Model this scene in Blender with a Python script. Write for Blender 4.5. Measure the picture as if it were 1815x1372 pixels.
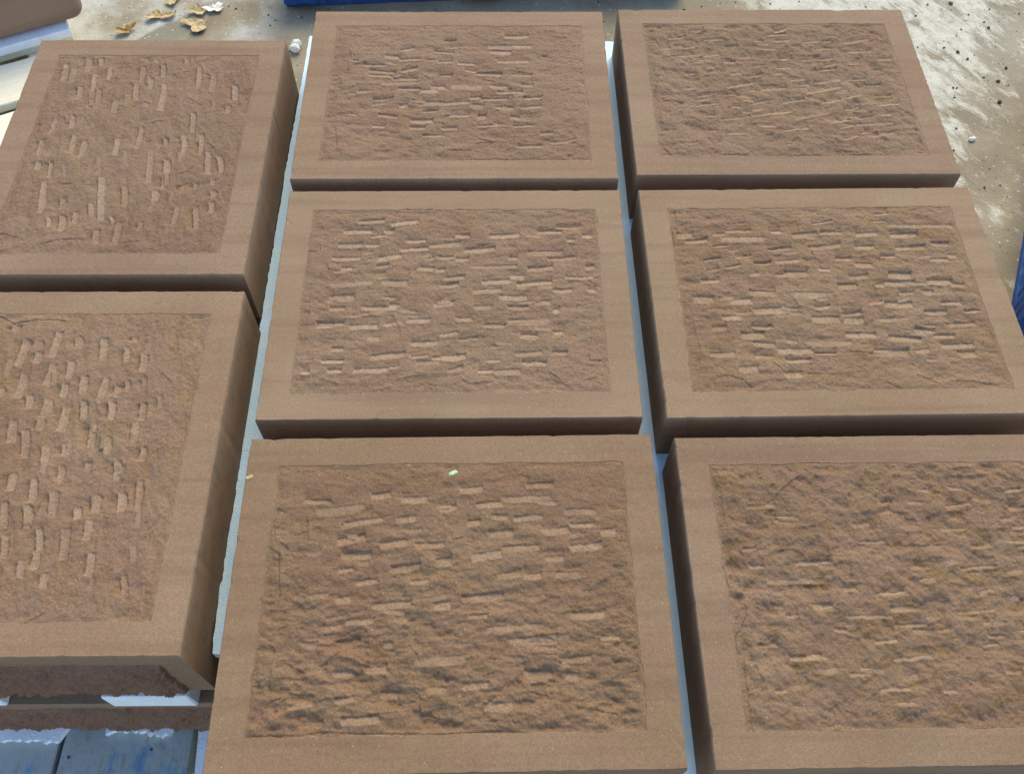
import bpy, bmesh, math
import numpy as np

for o in list(bpy.data.objects):
    bpy.data.objects.remove(o, do_unlink=True)
scene = bpy.context.scene
COL = scene.collection
ZT = 0.53                       # height of the stone tops above the ground (m)

# ------------------------------------------------------------------ camera
cam_d = bpy.data.cameras.new('camera')
cam = bpy.data.objects.new('camera', cam_d)
COL.objects.link(cam)
cam_d.sensor_width = 36.0
cam_d.lens = 32.178
cam_d.clip_start = 0.05
cam_d.clip_end = 200
from mathutils import Matrix, Vector
R_ = Vector((0.9998302, 0.01573762, 0.00958647))
U_ = Vector((-0.01842751, 0.85388373, 0.52013749))
F_ = Vector((0.0, 0.52022582, -0.85402874))
cam.matrix_world = Matrix(((R_.x, U_.x, -F_.x, 0.0), (R_.y, U_.y, -F_.y, 0.0),
                           (R_.z, U_.z, -F_.z, 1.22201 + ZT), (0, 0, 0, 1)))
scene.camera = cam

# ------------------------------------------------------------------ light
SUN_EL, SUN_AZ = math.radians(42), math.radians(17)     # azimuth measured from +Y, positive = right
world = bpy.data.worlds.new('World')
scene.world = world
world.use_nodes = True
wn = world.node_tree
sky = wn.nodes.new('ShaderNodeTexSky')
sky.sky_type = 'NISHITA'
sky.sun_disc = False
sky.sun_elevation = SUN_EL
sky.sun_rotation = SUN_AZ
sky.dust_density = 0.6
sky.ozone_density = 1.4
wn.links.new(sky.outputs[0], wn.nodes['Background'].inputs[0])
wn.nodes['Background'].inputs[1].default_value = 0.15
sd = bpy.data.lights.new('sun', 'SUN')
sd.energy = 1.6
sd.angle = math.radians(42)
sd.color = (1.0, 0.84, 0.50)
sun = bpy.data.objects.new('sun', sd)
COL.objects.link(sun)
to_sun = Vector((math.sin(SUN_AZ) * math.cos(SUN_EL), math.cos(SUN_AZ) * math.cos(SUN_EL), math.sin(SUN_EL)))
sun.rotation_euler = (-to_sun).to_track_quat('-Z', 'Y').to_euler()
vs = scene.view_settings
vs.view_transform = 'Standard'
vs.look = 'None'
vs.exposure = 1.22
vs.gamma = 1.0
vs.use_curve_mapping = False


# ------------------------------------------------------------------ helpers
def tag(o, label=None, cat=None, group=None, kind=None):
    if label: o['label'] = label
    if cat: o['category'] = cat
    if group: o['group'] = group
    if kind: o['kind'] = kind
    return o


def thing(name, label, cat, loc=(0, 0, 0), rz=0.0, group=None):
    o = bpy.data.objects.new(name, None)
    o.empty_display_size = 0.05
    COL.objects.link(o)
    o.location = loc
    o.rotation_euler = (0, 0, rz)
    return tag(o, label, cat, group)


def link(name, me, mat, parent=None, loc=(0, 0, 0), rot=(0, 0, 0)):
    o = bpy.data.objects.new(name, me)
    COL.objects.link(o)
    if mat: 
        if len(me.materials) == 0: me.materials.append(mat)
    o.location = loc
    o.rotation_euler = rot
    if parent: o.parent = parent
    return o


def mesh_np(name, co, quads, smooth=False):
    me = bpy.data.meshes.new(name)
    co = np.asarray(co, np.float32)
    quads = np.asarray(quads, np.int32)
    me.vertices.add(len(co))
    me.vertices.foreach_set('co', co.ravel())
    nq = len(quads)
    me.loops.add(nq * 4)
    me.loops.foreach_set('vertex_index', quads.ravel())
    me.polygons.add(nq)
    me.polygons.foreach_set('loop_start', np.arange(0, nq * 4, 4, dtype=np.int32))
    me.polygons.foreach_set('loop_total', np.full(nq, 4, np.int32))
    me.polygons.foreach_set('use_smooth', np.full(nq, smooth, bool))
    me.update(calc_edges=True)
    me.validate()
    return me


class Noise:
    def __init__(self, seed):
        self.t = np.random.default_rng(seed).random((256, 256))

    def __call__(self, x, y):
        xi = np.floor(x).astype(int); yi = np.floor(y).astype(int)
        fx = x - xi; fy = y - yi
        fx = fx * fx * fx * (fx * (fx * 6 - 15) + 10); fy = fy * fy * fy * (fy * (fy * 6 - 15) + 10)
        t = self.t
        a = t[yi & 255, xi & 255]; b = t[yi & 255, (xi + 1) & 255]
        c = t[(yi + 1) & 255, xi & 255]; d = t[(yi + 1) & 255, (xi + 1) & 255]
        return (a + (b - a) * fx) * (1 - fy) + (c + (d - c) * fx) * fy

    def fbm(self, x, y, n=3, gain=0.5):
        s = 0; a = 1; tot = 0
        for i in range(n):
            s = s + a * (self(x * 2 ** i + 17.3 * i, y * 2 ** i + 9.1 * i) * 2 - 1); tot += a; a *= gain
        return s / tot


def sstep(a, b, x):
    t = np.clip((x - a) / (b - a), 0, 1)
    return t * t * (3 - 2 * t)


# ------------------------------------------------------------------ materials
class M:
    """tiny node-tree builder"""
    def __init__(self, name):
        self.m = bpy.data.materials.new(name)
        self.m.use_nodes = True
        self.t = self.m.node_tree
        self.b = self.t.nodes['Principled BSDF']

    def n(self, typ, **kw):
        nd = self.t.nodes.new(typ)
        for k, v in kw.items(): setattr(nd, k, v)
        return nd

    def L(self, a, b): self.t.links.new(a, b)

    def coord(self, rnd=True, scale=(1, 1, 1), rot=(0, 0, 0)):
        tc = self.n('ShaderNodeTexCoord')
        out = tc.outputs['Object']
        if rnd:
            oi = self.n('ShaderNodeObjectInfo')
            mu = self.n('ShaderNodeVectorMath', operation='SCALE')
            mu.inputs[0].default_value = (37.0, 91.0, 53.0)
            self.L(oi.outputs['Random'], mu.inputs['Scale'])
            ad = self.n('ShaderNodeVectorMath', operation='ADD')
            self.L(out, ad.inputs[0]); self.L(mu.outputs[0], ad.inputs[1])
            out = ad.outputs[0]
        mp = self.n('ShaderNodeMapping')
        mp.inputs['Scale'].default_value = scale
        mp.inputs['Rotation'].default_value = rot
        self.L(out, mp.inputs['Vector'])
        return mp.outputs[0]

    def noise(self, vec, scale, detail=4, rough=0.55, dist=0.0):
        nd = self.n('ShaderNodeTexNoise')
        nd.inputs['Scale'].default_value = scale
        nd.inputs['Detail'].default_value = detail
        nd.inputs['Roughness'].default_value = rough
        nd.inputs['Distortion'].default_value = dist
        self.L(vec, nd.inputs['Vector'])
        return nd.outputs['Fac']

    def ramp(self, fac, p0, p1, lo=0.0, hi=1.0):
        nd = self.n('ShaderNodeMapRange')
        nd.interpolation_type = 'SMOOTHSTEP'
        nd.inputs['From Min'].default_value = p0; nd.inputs['From Max'].default_value = p1
        nd.inputs['To Min'].default_value = lo; nd.inputs['To Max'].default_value = hi
        self.L(fac, nd.inputs['Value'])
        return nd.outputs['Result']

    def math(self, op, a, b=None, clamp=False):
        nd = self.n('ShaderNodeMath', operation=op); nd.use_clamp = clamp
        for i, v in enumerate((a, b)):
            if v is None: continue
            if isinstance(v, (int, float)): nd.inputs[i].default_value = v
            else: self.L(v, nd.inputs[i])
        return nd.outputs[0]

    def mix(self, fac, a, b, blend='MIX'):
        nd = self.n('ShaderNodeMix', data_type='RGBA', blend_type=blend)
        for sock, v in ((nd.inputs[0], fac), (nd.inputs[6], a), (nd.inputs[7], b)):
            if isinstance(v, (int, float)): sock.default_value = v
            elif isinstance(v, tuple): sock.default_value = (*v, 1.0)
            else: self.L(v, sock)
        return nd.outputs[2]

    def bump(self, height, strength=0.5, dist=0.001, normal=None):
        nd = self.n('ShaderNodeBump')
        nd.inputs['Strength'].default_value = strength
        nd.inputs['Distance'].default_value = dist
        self.L(height, nd.inputs['Height'])
        if normal: self.L(normal, nd.inputs['Normal'])
        return nd.outputs[0]

    def done(self, color, rough=0.85, normal=None, spec=0.3):
        if isinstance(color, tuple): self.b.inputs['Base Color'].default_value = (*color, 1)
        else: self.L(color, self.b.inputs['Base Color'])
        if isinstance(rough, (int, float)): self.b.inputs['Roughness'].default_value = rough
        else: self.L(rough, self.b.inputs['Roughness'])
        self.b.inputs['Specular IOR Level'].default_value = spec
        if normal: self.L(normal, self.b.inputs['Normal'])
        return self.m


def stone_material(name, panel=False, tint=(1, 1, 1), dust=1.0):
    k = M(name)
    v = k.coord()
    c1 = tuple(a * b for a, b in zip((0.245, 0.157, 0.092), tint))
    c2 = tuple(a * b for a, b in zip((0.278, 0.184, 0.112), tint))
    big = k.ramp(k.noise(v, 5.0, 3, 0.5), 0.35, 0.68)
    col = k.mix(big, c1, c2)
    hue = k.noise(v, 11.0, 4, 0.6)
    col = k.mix(k.math('MULTIPLY', k.ramp(hue, 0.48, 0.68), 0.30), col, tuple(a * b for a, b in zip((0.275, 0.161, 0.109), tint)))
    col = k.mix(k.math('MULTIPLY', k.ramp(hue, 0.32, 0.50, 1.0, 0.0), 0.30), col, tuple(a * b for a, b in zip((0.240, 0.178, 0.100), tint)))
    # faint bedding bands of the sandstone
    vb = k.coord(scale=(1.0, 18.0, 18.0), rot=(0.06, 0.0, 0.02))
    band = k.ramp(k.noise(vb, 2.2, 3, 0.6), 0.45, 0.72)
    col = k.mix(k.math('MULTIPLY', band, 0.42 if not panel else 0.10), col, tuple(a * b for a, b in zip((0.172, 0.102, 0.061), tint)))
    if not panel:
        vl = k.coord(scale=(2.0, 150.0, 150.0), rot=(0.0, 0.0, 0.015))
        ln = k.ramp(k.noise(vl, 2.0, 3, 0.6), 0.52, 0.72)
        col = k.mix(k.math('MULTIPLY', ln, 0.22), col, tuple(a * b for a, b in zip((0.177, 0.110, 0.065), tint)))
        sm = k.ramp(k.noise(v, 17.0, 6, 0.7, 0.8), 0.56, 0.76)
        col = k.mix(k.math('MULTIPLY', sm, 0.22), col, tuple(a * b for a, b in zip((0.167, 0.106, 0.070), tint)))
        pf = k.ramp(k.noise(v, 26.0, 6, 0.72), 0.60, 0.80)
        col = k.mix(k.math('MULTIPLY', pf, 0.18), col, tuple(a * b for a, b in zip((0.382, 0.295, 0.205), tint)))
    if panel:
        red = k.ramp(k.noise(v, 9.0, 4, 0.6), 0.47, 0.66)
        col = k.mix(k.math('MULTIPLY', red, 0.26), col, tuple(a * b for a, b in zip((0.212, 0.112, 0.068), tint)))
        och = k.ramp(k.noise(v, 14.0, 3, 0.6, 0.6), 0.55, 0.74)
        col = k.mix(k.math('MULTIPLY', och, 0.20), col, tuple(a * b for a, b in zip((0.231, 0.140, 0.051), tint)))
        col = k.mix(1.0, col, (0.87, 0.84, 0.83), 'MULTIPLY')
        at = k.n('ShaderNodeAttribute', attribute_name='wear')
        sp = k.n('ShaderNodeSeparateColor')
        k.L(at.outputs['Color'], sp.inputs[0])
        br = k.math('MULTIPLY', sp.outputs[0], k.ramp(k.noise(v, 260.0, 3, 0.6), 0.25, 0.6, 0.55, 1.0))
        col = k.mix(k.math('MULTIPLY', br, 0.90), col, tuple(a * b for a, b in zip((0.375, 0.266, 0.179), tint)))
        col = k.mix(k.math('MULTIPLY', sp.outputs[1], 0.60), col, tuple(a * b for a, b in zip((0.183, 0.107, 0.031), tint)))
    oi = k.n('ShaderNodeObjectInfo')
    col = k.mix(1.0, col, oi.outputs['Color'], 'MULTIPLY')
    # sand grains
    gr = k.noise(v, 520.0, 3, 0.75)
    g1 = k.ramp(gr, 0.30, 0.72, 0.66, 1.30)
    comb = k.n('ShaderNodeCombineColor')
    for i in range(3): k.L(g1, comb.inputs[i])
    col = k.mix(0.85 if panel else 0.7, col, comb.outputs[0], 'MULTIPLY')
    vo = k.n('ShaderNodeTexVoronoi', feature='F1')
    vo.inputs['Scale'].default_value = 330.0
    k.L(v, vo.inputs['Vector'])
    sc = k.n('ShaderNodeSeparateColor'); k.L(vo.outputs['Color'], sc.inputs[0])
    spk = k.math('MULTIPLY', k.math('GREATER_THAN', sc.outputs[0], 0.985), k.math('LESS_THAN', vo.outputs['Distance'], 0.30))
    col = k.mix(k.math('MULTIPLY', spk, 0.40), col, (0.52, 0.42, 0.32))
    mid = k.noise(v, 240.0, 4, 0.65)
    h = k.math('ADD', k.math('MULTIPLY', gr, 0.5), k.math('MULTIPLY', mid, 0.9 if panel else 0.35))
    nrm = k.bump(h, 0.9 if panel else 0.45, 0.0014 if panel else 0.0007)
    return k.done(col, 0.86, nrm, 0.25)


MAT_BODY = stone_material('sawn_sandstone')
MAT_PANEL = stone_material('tooled_sandstone', panel=True)
MAT_ROCK = stone_material('broken_sandstone', panel=True, tint=(0.95, 0.80, 0.82))
MAT_PURPLE = stone_material('purple_brown_sandstone', panel=False, tint=(1.12, 1.12, 1.25))


def foam_material(name='white_foam', a=(0.86, 0.87, 0.87), b=(0.78, 0.79, 0.78)):
    k = M(name)
    v = k.coord()
    vo = k.n('ShaderNodeTexVoronoi'); vo.inputs['Scale'].default_value = 320.0
    k.L(v, vo.inputs['Vector'])
    n = k.noise(v, 30, 4)
    col = k.mix(k.ramp(n, 0.35, 0.75), a, b)
    h = k.math('ADD', vo.outputs['Distance'], k.math('MULTIPLY', n, 1.2))
    return k.done(col, 0.7, k.bump(h, 0.35, 0.002), 0.3)


MAT_FOAM = foam_material()
MAT_FOAM_BLUE = foam_material('pale_blue_foam', (0.54, 0.74, 0.88), (0.60, 0.78, 0.88))


def wood_material(name, a, b, wear=None, axis=0, wear_amt=0.5):
    k = M(name)
    sc = [26.0, 26.0, 26.0]; sc[axis] = 1.6
    v = k.coord(scale=tuple(sc))
    g = k.noise(v, 4.0, 5, 0.6, 0.4)
    col = k.mix(k.ramp(g, 0.3, 0.7), a, b)
    v2 = k.coord()
    if wear:
        w = k.ramp(k.math('ADD', k.noise(v2, 16.0, 6, 0.68), k.math('MULTIPLY', k.noise(v, 3.0, 4, 0.6), 0.35)), 0.78 - wear_amt * 0.42, 0.95 - wear_amt * 0.42)
        col = k.mix(w, col, wear)
    d = k.ramp(k.math('ADD', k.math('MULTIPLY', k.noise(v2, 45.0, 6, 0.72), 0.6), k.math('MULTIPLY', k.noise(v, 7.0, 5, 0.7), 0.4)), 0.50, 0.66)
    col = k.mix(k.math('MULTIPLY', d, 0.5 if wear else 0.12), col, (0.07, 0.075, 0.065))
    h = k.math('ADD', k.math('MULTIPLY', g, 0.8), k.noise(v2, 180.0, 3))
    return k.done(col, 0.7, k.bump(h, 0.5, 0.0015), 0.35)


MAT_BLUE_WORN = wood_material('worn_blue_paint', (0.12, 0.24, 0.36), (0.20, 0.32, 0.40), (0.37, 0.38, 0.34), axis=0, wear_amt=0.70)
MAT_BLUE = wood_material('blue_paint', (0.006, 0.048, 0.20), (0.010, 0.075, 0.30), (0.05, 0.13, 0.26), axis=0, wear_amt=0.25)
MAT_PALE = wood_material('pale_pine', (0.80, 0.71, 0.50), (0.86, 0.79, 0.60), None, axis=0)


def ground_material():
    k = M('dusty_concrete')
    v = k.coord(rnd=False)
    base = k.mix(k.ramp(k.noise(v, 6.0, 5, 0.6), 0.35, 0.68), (0.235, 0.190, 0.120), (0.320, 0.268, 0.180))
    base = k.mix(k.math('MULTIPLY', k.ramp(k.noise(v, 2.0, 3, 0.5), 0.45, 0.7), 0.5), base, (0.36, 0.33, 0.25))
    sx = k.n('ShaderNodeSeparateXYZ'); k.L(v, sx.inputs[0])
    X, Y = sx.outputs[0], sx.outputs[1]
    # white stone slurry swept in streaks on the right-hand floor
    u = k.math('ADD', k.math('MULTIPLY', X, 0.87), k.math('MULTIPLY', Y, 0.50))
    w = k.math('SUBTRACT', k.math('MULTIPLY', X, 0.50), k.math('MULTIPLY', Y, 0.87))
    cb = k.n('ShaderNodeCombineXYZ')
    k.L(k.math('MULTIPLY', u, 26.0), cb.inputs[0]); k.L(k.math('MULTIPLY', w, 9.0), cb.inputs[1])
    st = k.noise(cb.outputs[0], 1.0, 6, 0.70, 0.6)
    blot = k.noise(v, 6.0, 7, 0.68)
    edge = k.math('ADD', X, k.math('MULTIPLY', k.math('SUBTRACT', Y, 2.0), -0.45))
    near = k.ramp(k.math('ADD', edge, k.math('MULTIPLY', k.math('SUBTRACT', blot, 0.5), 0.9)), 1.15, 1.42, 1.0, 0.0)
    start = k.ramp(k.math('ADD', X, k.math('MULTIPLY', k.math('SUBTRACT', blot, 0.5), 0.5)), 0.55, 0.85)
    reg = k.math('MULTIPLY', near, start)
    val = k.math('ADD', k.math('MULTIPLY', st, 0.55), k.math('MULTIPLY', blot, 0.45))
    val = k.math('ADD', val, k.math('MULTIPLY', reg, 0.13))
    dust = k.math('MULTIPLY', k.ramp(val, 0.535, 0.650), start)
    # pale cement haze at the left rear floor
    lz = k.math('MULTIPLY', k.ramp(X, -0.82, -0.66, 1.0, 0.0), k.ramp(k.noise(v, 4.0, 5, 0.6), 0.36, 0.56))
    col = k.mix(k.math('MULTIPLY', lz, 0.85), base, (0.50, 0.50, 0.44))
    # dark, less rough patch with a hard edge behind the left stack
    dline = k.math('SUBTRACT', Y, k.math('ADD', k.math('MULTIPLY', X, 0.96), 3.300))
    wob = k.math('MULTIPLY', k.math('SUBTRACT', k.noise(v, 14.0, 5), 0.5), 0.06)
    olive = k.math('MULTIPLY', k.ramp(k.math('ADD', dline, wob), -0.022, 0.004, 1.0, 0.0), k.ramp(k.math('ADD', X, wob), -1.02, -0.84, 1.0, 0.0))
    col = k.mix(k.math('MULTIPLY', olive, 0.80), col, (0.150, 0.125, 0.060))
    col = k.mix(k.math('MULTIPLY', dust, 0.92), col, k.mix(k.ramp(k.noise(v, 30.0, 5), 0.35, 0.7), (0.58, 0.55, 0.44), (0.46, 0.43, 0.33)))
    # aggregate specks
    vo = k.n('ShaderNodeTexVoronoi'); vo.inputs['Scale'].default_value = 95.0
    k.L(v, vo.inputs['Vector'])
    sc = k.n('ShaderNodeSeparateColor'); k.L(vo.outputs['Color'], sc.inputs[0])
    pale = k.math('MULTIPLY', k.math('GREATER_THAN', sc.outputs[0], 0.90), k.math('LESS_THAN', vo.outputs['Distance'], 0.28))
    dark = k.math('MULTIPLY', k.math('GREATER_THAN', sc.outputs[1], 0.93), k.math('LESS_THAN', vo.outputs['Distance'], 0.30))
    col = k.mix(k.math('MULTIPLY', pale, 0.6), col, (0.60, 0.56, 0.46))
    col = k.mix(k.math('MULTIPLY', dark, 0.6), col, (0.08, 0.07, 0.045))
    fine = k.ramp(k.noise(v, 220.0, 3, 0.7), 0.3, 0.7, 0.82, 1.15)
    cc = k.n('ShaderNodeCombineColor')
    for i in range(3): k.L(fine, cc.inputs[i])
    col = k.mix(0.8, col, cc.outputs[0], 'MULTIPLY')
    h = k.math('ADD', k.math('MULTIPLY', k.noise(v, 120.0, 5, 0.65), 1.0), k.math('MULTIPLY', dust, 0.5))
    return k.done(col, k.ramp(olive, 0, 1, 0.9, 0.55), k.bump(h, 0.6, 0.003), 0.3)


MAT_GROUND = ground_material()


def plain_material(name, a, b, scale=40.0, rough=0.8, bump=0.3):
    k = M(name)
    v = k.coord()
    n = k.noise(v, scale, 4, 0.6)
    return k.done(k.mix(k.ramp(n, 0.35, 0.68), a, b), rough, k.bump(n, bump, 0.002), 0.3)


MAT_LEAF = plain_material('dry_leaf', (0.40, 0.28, 0.11), (0.60, 0.48, 0.27), 90.0)
MAT_LEAF2 = plain_material('brown_leaf', (0.30, 0.18, 0.05), (0.46, 0.31, 0.12), 60.0)
MAT_CHIP = plain_material('pale_chip', (0.78, 0.76, 0.66), (0.66, 0.63, 0.52), 120.0)
MAT_GREEN = plain_material('green_flake', (0.30, 0.55, 0.26), (0.48, 0.68, 0.40), 300.0)
MAT_GRIT = plain_material('dark_grit', (0.055, 0.048, 0.03), (0.12, 0.10, 0.065), 90.0)

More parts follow.
